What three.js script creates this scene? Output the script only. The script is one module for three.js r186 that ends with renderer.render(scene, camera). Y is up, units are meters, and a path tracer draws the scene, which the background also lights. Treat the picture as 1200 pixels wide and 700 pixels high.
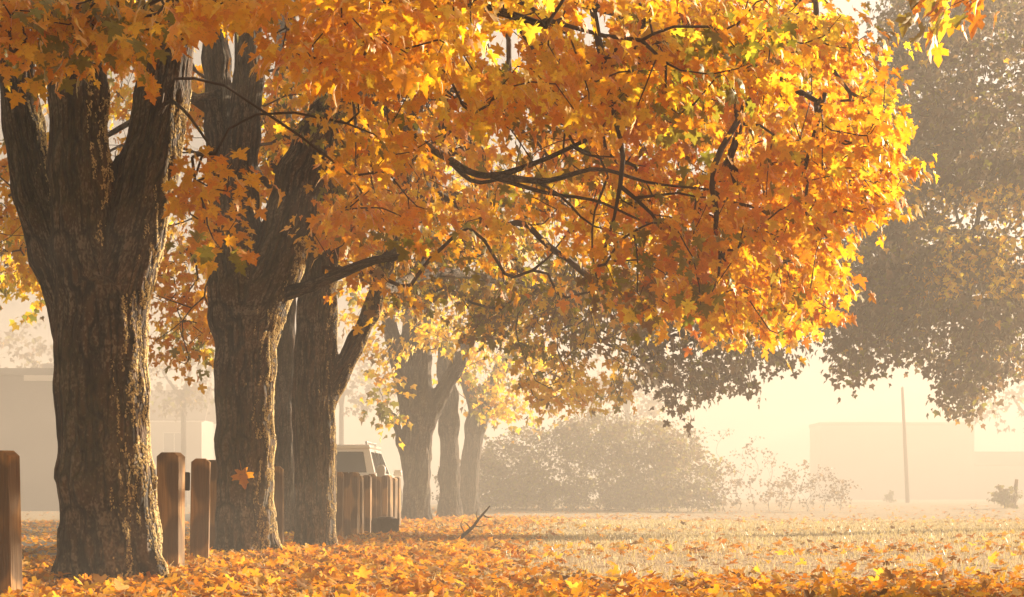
import * as THREE from 'three';
import { MarchingCubes } from 'three/addons/objects/MarchingCubes.js';
import { mergeGeometries, mergeVertices } from 'three/addons/utils/BufferGeometryUtils.js';
import { RoundedBoxGeometry } from 'three/addons/geometries/RoundedBoxGeometry.js';

// ------------------------------------------------------------------ camera, sky, sun, exposure
const F = 2200, EYE = 0.65, HORIZON = 580;          // focal length in photo pixels, eye height in metres, horizon row
const scene = new THREE.Scene();
const camera = new THREE.PerspectiveCamera(2 * Math.atan(350 / F) * 180 / Math.PI, 1200 / 700, 0.1, 900);
camera.position.set(0, EYE, 0);
camera.lookAt(0, EYE, -10);
camera.setViewOffset(1200, 700, 0, -(HORIZON - 350), 1200, 700);   // a shifted lens: upright trunks stay upright

const SUN_AZ = 48 * Math.PI / 180, SUN_EL = 14 * Math.PI / 180;     // to the right of the view, behind the trees
const sunDir = new THREE.Vector3(Math.sin(SUN_AZ) * Math.cos(SUN_EL), Math.sin(SUN_EL), -Math.cos(SUN_AZ) * Math.cos(SUN_EL));
{
  const W = 256, H = 128, data = new Float32Array(W * H * 4), v = new THREE.Vector3();
  for (let r = 0; r < H; r++) for (let c = 0; c < W; c++) {
    const lat = ((r + 0.5) / H - 0.5) * Math.PI, lon = ((c + 0.5) / W - 0.5) * 2 * Math.PI;
    v.set(Math.cos(lat) * Math.cos(lon), Math.sin(lat), Math.cos(lat) * Math.sin(lon));
    const g = Math.max(0, v.dot(sunDir)), up = Math.max(0, v.y);
    const b = 0.04 + 0.48 * g * g * g, k = Math.pow(1 - up, 2);
    const i = (r * W + c) * 4;
    data[i] = b * (0.90 + 0.10 * k); data[i + 1] = b * (0.78 + 0.05 * k); data[i + 2] = b * (0.66 + 0.0 * k); data[i + 3] = 1;
  }
  const sky = new THREE.DataTexture(data, W, H, THREE.RGBAFormat, THREE.FloatType);
  sky.mapping = THREE.EquirectangularReflectionMapping; sky.magFilter = THREE.LinearFilter; sky.minFilter = THREE.LinearFilter; sky.needsUpdate = true;
  scene.background = sky; scene.environment = sky;
}
const sun = new THREE.DirectionalLight(new THREE.Color().setRGB(1, 0.79, 0.555), 5);
sun.position.copy(sunDir).multiplyScalar(120).add(new THREE.Vector3(0, 0, -30));
sun.target.position.set(0, 0, -30); scene.add(sun, sun.target);
sun.castShadow = true; sun.shadow.radius = 2; sun.shadow.mapSize.set(4096, 4096);
Object.assign(sun.shadow.camera, { left: -70, right: 70, top: 40, bottom: -40, near: 1, far: 320 });
const renderer = new THREE.WebGLRenderer({ antialias: true });
renderer.toneMapping = THREE.LinearToneMapping;
renderer.toneMappingExposure = 5.1;
renderer.shadowMap.enabled = true;
scene.fog = new THREE.FogExp2(new THREE.Color().setRGB(1.0, 0.93, 0.85), 0.0100);

// ------------------------------------------------------------------ helpers
function rng(seed) { let a = seed >>> 0; return () => { a = (a + 0x6D2B79F5) | 0; let t = Math.imul(a ^ (a >>> 15), 1 | a); t = (t + Math.imul(t ^ (t >>> 7), 61 | t)) ^ t; return ((t ^ (t >>> 14)) >>> 0) / 4294967296; }; }
const hash3 = (x, y, z) => { let h = Math.imul(x, 374761393) ^ Math.imul(y, 668265263) ^ Math.imul(z, 1274126177); h = Math.imul(h ^ (h >>> 13), 1274126177); return ((h ^ (h >>> 16)) >>> 0) / 4294967296; };
const sm = (t) => t * t * (3 - 2 * t), mix = (a, b, t) => a + (b - a) * t, clamp = (x, a, b) => Math.min(b, Math.max(a, x));
const step = (a, b, x) => sm(clamp((x - a) / (b - a), 0, 1));
function noise(x, y, z) {
  const i = Math.floor(x), j = Math.floor(y), k = Math.floor(z), u = sm(x - i), v = sm(y - j), w = sm(z - k);
  const q = (a, b, c) => hash3(i + a, j + b, k + c);
  return mix(mix(mix(q(0, 0, 0), q(1, 0, 0), u), mix(q(0, 1, 0), q(1, 1, 0), u), v), mix(mix(q(0, 0, 1), q(1, 0, 1), u), mix(q(0, 1, 1), q(1, 1, 1), u), v), w);
}
// periodic 2-d noise for tiling textures
function tnoise(x, y, px, py, s) { const i = Math.floor(x), j = Math.floor(y), u = sm(x - i), v = sm(y - j), q = (a, b) => hash3(((i + a) % px + px) % px, ((j + b) % py + py) % py, s); return mix(mix(q(0, 0), q(1, 0), u), mix(q(0, 1), q(1, 1), u), v); }
const V = (x, y, z) => new THREE.Vector3(x, y, z);
const at = (x, y, d) => V((x - 600) * d / F, EYE - (y - HORIZON) * d / F, -d);      // photo pixel + distance (metres) -> place
const U = (k) => k * F;                                   // distances may be written in focal lengths
const used = new Map();
function numbered(n) { const k = used.get(n) ?? 0; used.set(n, k + 1); return k ? n + '_' + String(k).padStart(3, '0') : n; }
function tag(o, label, category, group, kind) { if (label) o.userData.label = label; if (category) o.userData.category = category; if (group) o.userData.group = group; if (kind) o.userData.kind = kind; return o; }
function thing(name, pos, label, category, group) { const o = new THREE.Group(); o.name = numbered(name); if (pos) o.position.copy(pos); scene.add(o); return tag(o, label, category, group); }
function part(name, geo, mat, parent) { const m = new THREE.Mesh(geo, mat); m.name = name; m.castShadow = m.receiveShadow = true; (parent ?? scene).add(m); return m; }
function single(name, geo, mat, label, category, group) { const m = part(numbered(name), geo, mat); return tag(m, label, category, group); }
function std(r, g, b, rough = 0.8, extra = {}) { return new THREE.MeshStandardMaterial({ color: new THREE.Color().setRGB(r, g, b), roughness: rough, ...extra }); }
function texture(w, h, fn, srgb) {
  const d = new Uint8Array(w * h * 4);
  for (let y = 0; y < h; y++) for (let x = 0; x < w; x++) { const c = fn(x / w, y / h), i = (y * w + x) * 4; for (let k = 0; k < 3; k++) d[i + k] = clamp(srgb ? 255 * Math.pow(Math.max(0, c[k]), 1 / 2.2) : 255 * c[k], 0, 255); d[i + 3] = 255; }
  const t = new THREE.DataTexture(d, w, h); t.wrapS = t.wrapT = THREE.RepeatWrapping; t.magFilter = THREE.LinearFilter; t.minFilter = THREE.LinearMipmapLinearFilter; t.generateMipmaps = true; if (srgb) t.colorSpace = THREE.SRGBColorSpace; t.needsUpdate = true; return t;
}
const rep = (t, x, y) => { const c = t.clone(); c.repeat.set(x, y); c.needsUpdate = true; return c; };

// ------------------------------------------------------------------ materials
function barkHeight(u, v) {           // one tile: 1 m round, 2 m up
  const w = 0.9 * (tnoise(u * 6, v * 8, 6, 8, 1) - 0.5) + 0.4 * (tnoise(u * 14, v * 20, 14, 20, 2) - 0.5);
  const a = Math.abs(tnoise(u * 22 + w, v * 9, 22, 9, 3) - 0.5) * 2, b = Math.abs(tnoise(u * 52 + w * 2, v * 24, 52, 24, 4) - 0.5) * 2;
  const plates = Math.abs(tnoise(u * 10 + w, v * 34 + 2 * w, 10, 34, 6) - 0.5) * 2;
  return 0.55 * Math.pow(a, 0.6) + 0.22 * Math.pow(b, 0.7) + 0.12 * Math.sqrt(plates) + 0.11 * tnoise(u * 90, v * 120, 90, 120, 5);
}
const barkBump = texture(512, 1024, (u, v) => { const h = barkHeight(u, v); return [h, h, h]; });
const barkColor = texture(512, 1024, (u, v) => {
  const h = barkHeight(u, v), n0 = tnoise(u * 110, v * 160, 110, 160, 12), n = tnoise(u * 5, v * 9, 5, 9, 7), n2 = tnoise(u * 40, v * 60, 40, 60, 8);
  const e = step(0.32, 0.72, h);  // furrows darkened in the colour, standing in for their shade
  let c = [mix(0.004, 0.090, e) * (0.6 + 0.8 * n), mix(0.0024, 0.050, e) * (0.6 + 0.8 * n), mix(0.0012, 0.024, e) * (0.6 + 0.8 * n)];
  const l = tnoise(u * 9, v * 12, 9, 12, 9) * 0.30 + tnoise(u * 60, v * 100, 60, 100, 10) * 0.40 + n0 * 0.30, m = step(0.50, 0.70, l) * (0.15 + 0.85 * e);   // pale lichen crust
  c = c.map((x, k) => mix(x, [0.27, 0.225, 0.16][k], m * 0.75));
  const g = step(0.62, 0.78, tnoise(u * 4, v * 5, 4, 5, 11)) * n2 * 0.5;                                                              // moss
  return c.map((x, k) => mix(x, [0.10, 0.085, 0.025][k], g));
}, true);
const bark = new THREE.MeshStandardMaterial({ map: rep(barkColor, 1, 0.5), bumpMap: rep(barkBump, 1, 0.5), bumpScale: 0.06, roughness: 0.92 });
const rimLightMossMat = std(1, 1, 1, 0.95, { vertexColors: true, side: THREE.DoubleSide });
const twigMat = std(0.055, 0.036, 0.024, 0.9);
const woodBump = texture(256, 512, (u, v) => { const w = tnoise(u * 4, v * 3, 4, 3, 21); const h = 0.6 * tnoise(u * 40 + 4 * w, v * 5, 40, 5, 22) + 0.4 * tnoise(u * 90, v * 12, 90, 12, 23); return [h, h, h]; });
const woodColor = texture(256, 512, (u, v) => {
  const w = tnoise(u * 4, v * 3, 4, 3, 21), h = 0.6 * tnoise(u * 40 + 4 * w, v * 5, 40, 5, 22) + 0.4 * tnoise(u * 90, v * 12, 90, 12, 23), s = tnoise(u * 3, v * 5, 3, 5, 24), k = step(0.55, 0.75, s);
  return [mix(0.22, 0.46, h) * mix(1, 0.4, k), mix(0.115, 0.26, h) * mix(1, 0.4, k), mix(0.034, 0.085, h) * mix(1, 0.45, k)];
}, true);
const postWood = new THREE.MeshStandardMaterial({ map: rep(woodColor, 2.5, 0.8), bumpMap: rep(woodBump, 2.5, 0.8), bumpScale: 0.006, roughness: 0.85 });
const darkWood = std(0.045, 0.030, 0.020, 0.9, { bumpMap: rep(woodBump, 2, 2), bumpScale: 0.01 });

const leafSkin = texture(256, 256, (u, v) => {           // veins and blotches of a maple leaf; x = (u - 0.5) / 0.72, y = (v - 0.14) / 0.72
  const x = (u - 0.5) / 0.72, y = (v - 0.14) / 0.72; let vein = 0;
  for (const [a, b] of [[0, 1], [0.60, 0.48], [-0.60, 0.48], [0.36, -0.10], [-0.36, -0.10], [0.62, 0.24], [-0.62, 0.24]]) { const l = Math.hypot(a, b), t = clamp((x * a + y * b) / (l * l), 0, 1), d = Math.hypot(x - a * t, y - b * t); vein = Math.max(vein, step(0.028, 0.006, d) * (1 - 0.6 * t)); const s = Math.abs(((t * 7 + Math.abs(x * b - y * a) / l * 5) % 1) - 0.5); if (t > 0.05 && t < 0.95) vein = Math.max(vein, 0.3 * step(0.10, 0.03, s) * step(0.25, 0.05, d)); }
  const n = tnoise(u * 7, v * 7, 7, 7, 41), f = tnoise(u * 40, v * 40, 40, 40, 42), spot = step(0.70, 0.80, 0.6 * tnoise(u * 18, v * 18, 18, 18, 43) + 0.4 * f);
  const k = mix(0.92, 1.0, 0.6 * n + 0.4 * f) * (1 - 0.35 * spot);
  return [k, mix(k * mix(0.9, 1.04, n), 1, 0.5 * vein), mix(k * 0.9, 1, 0.3 * vein)];
}, true);
const leafOpts = { map: leafSkin, roughness: 1, clearcoat: 0.25, clearcoatRoughness: 0.4, transmission: 0.5, thickness: 0, side: THREE.DoubleSide };
const leafStuff = new THREE.MeshPhysicalMaterial({ ...leafOpts, vertexColors: true });
const litterStuff = new THREE.MeshPhysicalMaterial({ map: leafSkin, roughness: 1, specularIntensity: 0.3, transmission: 0.5, thickness: 0, side: THREE.DoubleSide, vertexColors: true });
// dye of single leaves: [r, g, b, word]
const DYES = [[0.87, 0.47, 0.014, 'orange'], [0.80, 0.34, 0.010, 'deep orange'], [0.93, 0.70, 0.045, 'yellow'], [0.90, 0.57, 0.022, 'golden orange'], [0.60, 0.20, 0.012, 'rust red'], [0.27, 0.25, 0.025, 'olive green'], [0.25, 0.17, 0.08, 'brown'], [0.17, 0.125, 0.075, 'grey brown']];
const dyeMats = DYES.map((c) => new THREE.MeshPhysicalMaterial({ ...leafOpts, color: new THREE.Color().setRGB(c[0], c[1], c[2]) }));
const litterDyes = [[0.84, 0.38, 0.02, 'orange'], [0.68, 0.25, 0.014, 'rust orange'], [0.88, 0.55, 0.055, 'yellow'], [0.32, 0.17, 0.045, 'brown'], [0.66, 0.45, 0.16, 'tan']];
const litterMats = litterDyes.map((c) => new THREE.MeshPhysicalMaterial({ map: leafSkin, roughness: 1, specularIntensity: 0.3, transmission: 0.5, thickness: 0, side: THREE.DoubleSide, color: new THREE.Color().setRGB(c[0], c[1], c[2]) }));

// ------------------------------------------------------------------ leaves
// half outlines of a maple leaf, stalk end at 0,0, tip at 0,1
const HALF_FINE = [[0.06, -0.03], [0.20, -0.12], [0.36, -0.10], [0.29, 0.03], [0.24, 0.13], [0.47, 0.17], [0.62, 0.24], [0.51, 0.33], [0.60, 0.48], [0.42, 0.45], [0.19, 0.47], [0.26, 0.66], [0.15, 0.71], [0.10, 0.85]];
const HALF_MID = [[0.20, -0.12], [0.36, -0.08], [0.23, 0.13], [0.60, 0.22], [0.58, 0.48], [0.19, 0.46], [0.24, 0.68]];
const HALF_LOW = [[0.32, -0.10], [0.60, 0.35], [0.2, 0.5]];
function outline(half) { return [[0, 0], ...half, [0, 1], ...half.map(([x, y]) => [-x, y]).reverse()]; }
const OUT = { fine: outline(HALF_FINE), mid: outline(HALF_MID), low: outline(HALF_LOW) };
// a leaf as {verts, tris} around its stalk point; fold and curl in its own shape
function leafShape(kind, fold, curl, twist, stalk) {
  const o = OUT[kind], v = [], t = [];
  const put = (x, y) => v.push(x, y, fold * Math.abs(x) - curl * y * y + twist * x * y - 0.35 * fold * x * x);
  put(0, 0.3); for (const [x, y] of o) put(x, y);
  for (let i = 1; i <= o.length; i++) t.push(0, i, i === o.length ? 1 : i + 1);
  if (stalk) { const n = v.length / 3; v.push(-0.012, 0, 0.0, 0.012, 0, 0.0, 0.02, -0.62, -0.12, -0.004, -0.62, -0.12); t.push(n, n + 2, n + 1, n, n + 3, n + 2); }
  return { v, t };
}
const shapeSets = {};
for (const k of ['fine', 'mid', 'low']) { const r = rng(77 + k.length * 3); shapeSets[k] = []; for (let i = 0; i < 12; i++) shapeSets[k].push(leafShape(k, mix(-0.4, 0.65, r()), mix(-0.2, 0.6, r()), mix(-0.6, 0.6, r()), k === 'fine')); }
function shapeGeo(s) { const g = new THREE.BufferGeometry(); g.setAttribute('position', new THREE.Float32BufferAttribute(s.v, 3)); g.setAttribute('uv', new THREE.Float32BufferAttribute(s.v.filter((_, i) => i % 3 < 2).map((c, i) => (i % 2 ? c * 0.72 + 0.14 : c * 0.72 + 0.5)), 2)); g.setIndex(s.t); g.computeVertexNormals(); return g; }
const leafGeos = Object.fromEntries(Object.entries(shapeSets).map(([k, a]) => [k, a.map(shapeGeo)]));
const _m = new THREE.Matrix4(), _x = V(), _y = V(), _z = V();
function leafMatrix(l, m = new THREE.Matrix4()) {           // l: {p, dir, nrm, s}
  _y.copy(l.dir).normalize(); _x.crossVectors(_y, l.nrm); if (_x.lengthSq() < 1e-6) _x.set(1, 0, 0); _x.normalize(); _z.crossVectors(_x, _y);
  m.makeBasis(_x.clone().multiplyScalar(l.s * l.w), _y.clone().multiplyScalar(l.s), _z.clone().multiplyScalar(l.s)); m.setPosition(l.p); return m;
}
function leafMass(list, kind) {                           // many leaves joined into one geometry
  let nv = 0, nt = 0; for (const l of list) { const s = shapeSets[kind][l.k]; nv += s.v.length / 3; nt += s.t.length; }
  const pos = new Float32Array(nv * 3), col = new Float32Array(nv * 3), uv = new Float32Array(nv * 2), idx = new Uint32Array(nt); let a = 0, b = 0;
  for (const l of list) {
    const s = shapeSets[kind][l.k], e = leafMatrix(l, _m).elements, n = s.v.length / 3;
    for (let i = 0; i < n; i++) {
      const x = s.v[i * 3], y = s.v[i * 3 + 1], z = s.v[i * 3 + 2], o = (a + i) * 3;
      pos[o] = e[0] * x + e[4] * y + e[8] * z + e[12]; pos[o + 1] = e[1] * x + e[5] * y + e[9] * z + e[13]; pos[o + 2] = e[2] * x + e[6] * y + e[10] * z + e[14];
      uv[(a + i) * 2] = x * 0.72 + 0.5; uv[(a + i) * 2 + 1] = y * 0.72 + 0.14;
      col[o] = l.c[0]; col[o + 1] = l.c[1]; col[o + 2] = l.c[2];
    }
    for (let i = 0; i < s.t.length; i++) idx[b++] = s.t[i] + a;
    a += n;
  }
  const g = new THREE.BufferGeometry(); g.setAttribute('position', new THREE.BufferAttribute(pos, 3)); g.setAttribute('color', new THREE.BufferAttribute(col, 3)); g.setAttribute('uv', new THREE.BufferAttribute(uv, 2)); g.setIndex(new THREE.BufferAttribute(idx, 1)); g.computeVertexNormals(); return g;
}

// ------------------------------------------------------------------ ground
const road = (x, z) => step(-4.6, -5.6, x + 0.02 * (-z - 20)) ;
function groundY(x, z) {
  const d = -z;
  let y = 0.035 * (noise(x * 0.7, 3, z * 0.5) - 0.5) + 0.10 * (noise(x * 0.13, 9, z * 0.10) - 0.5);
  y *= step(4, 10, d + 8);
  y += 0.16 * step(62, 84, d) * step(-14, 2, x);           // low bank at the far side of the field
  y -= 0.12 * step(-4.3, -4.9, x);                          // the road lies a kerb lower
  return y;
}
const gTex = texture(1024, 1024, (u, v) => {              // dry grass and soil, 4 m tile
  const a = tnoise(u * 12, v * 12, 12, 12, 31), b = tnoise(u * 60, v * 60, 60, 60, 32), c = tnoise(u * 240, v * 240, 240, 240, 33), m = clamp(0.35 * a + 0.35 * b + 0.4 * c, 0, 1);
  let k = [mix(0.18, 0.58, m), mix(0.13, 0.47, m), mix(0.07, 0.29, m)];
  const s = step(0.60, 0.72, tnoise(u * 34, v * 34, 34, 34, 34) * 0.6 + c * 0.4) * step(0.35, 0.6, a);          // flecks of leaf crumbs
  return k.map((x, i) => mix(x, [0.40, 0.19, 0.05][i], s * 0.5));
}, true);
const gBump = texture(1024, 1024, (u, v) => { const h = 0.5 * tnoise(u * 60, v * 60, 60, 60, 32) + 0.5 * tnoise(u * 240, v * 240, 240, 240, 33); return [h, h, h]; });
{
  const xs = [], zs = [];
  for (let x = -170; x <= 170;) { xs.push(x); x += Math.abs(x) < 10 ? 0.4 : Math.abs(x) < 30 ? 1.5 : 10; }
  for (let z = 24; z >= -270;) { zs.push(z); z -= z > -10 ? 2 : z > -40 ? 0.4 : z > -95 ? 1 : 12; }
  const p = [], uv = [], id = [];
  for (const z of zs) for (const x of xs) { p.push(x, groundY(x, z), z); uv.push(x / 4, z / 4); }
  const n = xs.length;
  for (let j = 0; j + 1 < zs.length; j++) for (let i = 0; i + 1 < n; i++) { const a = j * n + i; id.push(a, a + 1, a + n, a + 1, a + n + 1, a + n); }
  const g = new THREE.BufferGeometry(); g.setAttribute('position', new THREE.Float32BufferAttribute(p, 3)); g.setAttribute('uv', new THREE.Float32BufferAttribute(uv, 2)); g.setIndex(id); g.computeVertexNormals();
  tag(part('ground', g, new THREE.MeshStandardMaterial({ map: gTex, bumpMap: gBump, bumpScale: 0.05, roughness: 0.75 })), 'grassy ground strewn with fallen leaves', 'ground', null, 'structure');
  // the road left of the posts
  const rg = new THREE.PlaneGeometry(7.5, 260, 6, 130); rg.rotateX(-Math.PI / 2); rg.translate(-9.4, 0, -106);
  const rp = rg.attributes.position; for (let i = 0; i < rp.count; i++) rp.setY(i, groundY(rp.getX(i), rp.getZ(i)) + 0.012); rg.computeVertexNormals();
  tag(part('road', rg, std(0.07, 0.066, 0.06, 0.7, { bumpMap: rep(gBump, 2, 60), bumpScale: 0.01 })), 'asphalt road beyond the row of posts', 'road', null, 'structure');
}

// ------------------------------------------------------------------ tree machinery
const smin = (a, b, k) => { const h = Math.max(k - Math.abs(a - b), 0) / k; return Math.min(a, b) - h * h * k * 0.25; };
// bones: {a, b, ra, rb}; a fused wooden body with furrowed bark
function woodBody(bones, res, amp, blend) {
  const lo = V(1e9, 1e9, 1e9), hi = V(-1e9, -1e9, -1e9);
  for (const b of bones) for (const [p, r] of [[b.a, b.ra], [b.b, b.rb]]) { const q = V(r, r, r).addScalar(0.06); lo.min(p.clone().sub(q)); hi.max(p.clone().add(q)); }
  const mc = new MarchingCubes(res, new THREE.MeshBasicMaterial(), false, false, 400000);
  const h = res / 2, size = [(hi.x - lo.x), (hi.y - lo.y), (hi.z - lo.z)];
  const B = bones.map((b) => { const d = b.b.clone().sub(b.a); return { ...b, d, l2: d.lengthSq() }; });
  // place of grid node i along an axis: MarchingCubes puts it at (i - h) / h in -1..1
  const pos = (i, k) => [lo.x, lo.y, lo.z][k] + (i / res) * size[k];
  const near = (x, y, z, out) => {
    let best = 1e9, wx = 0, wy = 0, wz = 0, ws = 0;
    for (const b of B) {
      const ax = x - b.a.x, ay = y - b.a.y, az = z - b.a.z, t = clamp((ax * b.d.x + ay * b.d.y + az * b.d.z) / b.l2, 0, 1);
      const cx = b.a.x + b.d.x * t, cy = b.a.y + b.d.y * t, cz = b.a.z + b.d.z * t, r = mix(b.ra, b.rb, t);
      const dist = Math.hypot(x - cx, y - cy, z - cz) - r;
      best = best > 1e8 ? dist : smin(best, dist, blend);
      if (out && !b.root && (ws === 0 || dist < wy)) { wx = cx; wz = cz; wy = dist; ws = 1; }
    }
    if (out) { out[0] = wx; out[1] = wz; }
    return best;
  };
  for (let k = 0; k < res; k++) for (let j = 0; j < res; j++) for (let i = 0; i < res; i++) {
    const x = pos(i, 0), y = pos(j, 1), z = pos(k, 2);
    let d = near(x, y, z);
    if (Math.abs(d) < 0.12) { d -= amp * 1.3 * (Math.abs(noise(x * 15 + 2 * noise(x * 4, y * 3, z * 4), y * 2.6, z * 15) - 0.5) * 2 - 0.4) + amp * 1.4 * (noise(x * 3.1, y * 1.7, z * 3.1) - 0.5); }
    mc.field[i + j * res + k * res * res] = -d;
  }
  mc.isolation = 0; mc.update();
  const n = mc.count, p = new Float32Array(n * 3);
  for (let i = 0; i < n; i++) for (let k = 0; k < 3; k++) p[i * 3 + k] = [lo.x, lo.y, lo.z][k] + ((mc.positionArray[i * 3 + k] * h + h) / res) * size[k];
  let g = new THREE.BufferGeometry(); g.setAttribute('position', new THREE.BufferAttribute(p, 3)); g = mergeVertices(g, 1e-5);
  const q = g.attributes.position, uv = new Float32Array(q.count * 2), o = [0, 0];
  for (let i = 0; i < q.count; i++) { near(q.getX(i), q.getY(i), q.getZ(i), o); uv[i * 2] = Math.atan2(q.getX(i) - o[0], q.getZ(i) - o[1]) * 0.38; uv[i * 2 + 1] = q.getY(i); }
  g.setAttribute('uv', new THREE.BufferAttribute(uv, 2)); g.computeVertexNormals();
  return g;
}
// chains: [[x, y, radius in px, extra distance in m], ...] at distance d -> bones (with roots)
function chainBones(chains, d) {
  const bones = [];
  for (const c of chains) for (let i = 0; i + 1 < c.length; i++) {
    const [x0, y0, r0, e0 = 0] = c[i], [x1, y1, r1, e1 = 0] = c[i + 1];
    bones.push({ a: at(x0, y0, d + e0), b: at(x1, y1, d + e1), ra: r0 * d / F, rb: r1 * d / F });
  }
  return bones;
}
function addRoots(bones, base, r, seed, n = 6) {
  const q = rng(seed), g = groundY(base.x, base.z);
  for (let i = 0; i < n; i++) { const a = (i + 0.6 * q()) / n * Math.PI * 2, l = r * mix(1.05, 1.35, q()); bones.push({ a: V(base.x + Math.cos(a) * r * 0.35, g + r * mix(0.9, 1.5, q()), base.z + Math.sin(a) * r * 0.35), b: V(base.x + Math.cos(a) * l, g - 0.10, base.z + Math.sin(a) * l), ra: r * 0.42, rb: r * 0.24, root: true }); }
}
function tubeInto(buf, a, b, ra, rb, seg) {
  const d = b.clone().sub(a), len = d.length(); if (len < 1e-5) return; d.divideScalar(len);
  const u = Math.abs(d.y) < 0.9 ? V(0, 1, 0) : V(1, 0, 0); u.cross(d).normalize(); const w = d.clone().cross(u), n = buf.p.length / 3;
  for (let e = 0; e < 2; e++) { const c = e ? b : a, r = e ? rb : ra; for (let i = 0; i < seg; i++) { const t = i / seg * Math.PI * 2, cx = Math.cos(t), sx = Math.sin(t); buf.p.push(c.x + (u.x * cx + w.x * sx) * r, c.y + (u.y * cx + w.y * sx) * r, c.z + (u.z * cx + w.z * sx) * r); buf.uv.push(i / seg * 0.3, e * len); } }
  for (let i = 0; i < seg; i++) { const j = (i + 1) % seg; buf.t.push(n + i, n + j, n + seg + i, n + j, n + seg + j, n + seg + i); }
}
const newBuf = () => ({ p: [], uv: [], t: [] });
function bufGeo(b) { const g = new THREE.BufferGeometry(); g.setAttribute('position', new THREE.Float32BufferAttribute(b.p, 3)); g.setAttribute('uv', new THREE.Float32BufferAttribute(b.uv, 2)); g.setIndex(b.t); g.computeVertexNormals(); return g; }
// a smooth limb through points, radius tapering
function limbGeo(pts, r0, r1, seg = 10) {
  const curve = new THREE.CatmullRomCurve3(pts), n = Math.max(6, Math.round(curve.getLength() / 0.12)), b = newBuf(); let prev = null;
  const P = []; for (let i = 0; i <= n; i++) P.push(curve.getPoint(i / n));
  const frames = curve.computeFrenetFrames(n, false), L = curve.getLength();
  for (let i = 0; i <= n; i++) { const r = mix(r0, r1, Math.pow(i / n, 0.8)) * (1 + 0.16 * (noise(i * 0.7, pts[0].x * 5, 1) - 0.5)); for (let k = 0; k <= seg; k++) { const t = k / seg * Math.PI * 2, c = Math.cos(t), s = Math.sin(t), N = frames.normals[i], Bn = frames.binormals[i]; b.p.push(P[i].x + (N.x * c + Bn.x * s) * r, P[i].y + (N.y * c + Bn.y * s) * r, P[i].z + (N.z * c + Bn.z * s) * r); b.uv.push(k / seg * Math.max(0.25, Math.round(r0 * 6.28)), i / n * L); } }
  for (let i = 0; i < n; i++) for (let k = 0; k < seg; k++) { const a = i * (seg + 1) + k; b.t.push(a, a + 1, a + seg + 1, a + 1, a + seg + 2, a + seg + 1); }
  return bufGeo(b);
}
// lanes along which the low sun reaches the edges of the trunks: few sprays grow there
const LANES = [];
for (const [x, y0, y1, d] of [[182, 90, 690, U(0.0063)], [325, 330, 650, U(0.0086)], [396, 380, 640, U(0.0094)]]) for (let y = y0; y <= y1; y += 22) LANES.push(at(x, y, d));
function sunLane(p) {
  for (const e of LANES) { const dx = p.x - e.x, dy = p.y - e.y, dz = p.z - e.z, t = dx * sunDir.x + dy * sunDir.y + dz * sunDir.z; if (t > 0.5 && dx * dx + dy * dy + dz * dz - t * t < 0.50 * 0.50) return true; }
  return false;
}
const GLINTS = [[268, 52, 62, 46], [575, 38, 62, 40], [345, 8, 44, 36], [690, 22, 46, 30], [237, 176, 34, 32]].map((e) => [...e, 60, 0.04]);      // openings where the bright sky shows through the crowns
const allLeaves = [];                                     // for choosing the leaves that show largest
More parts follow.
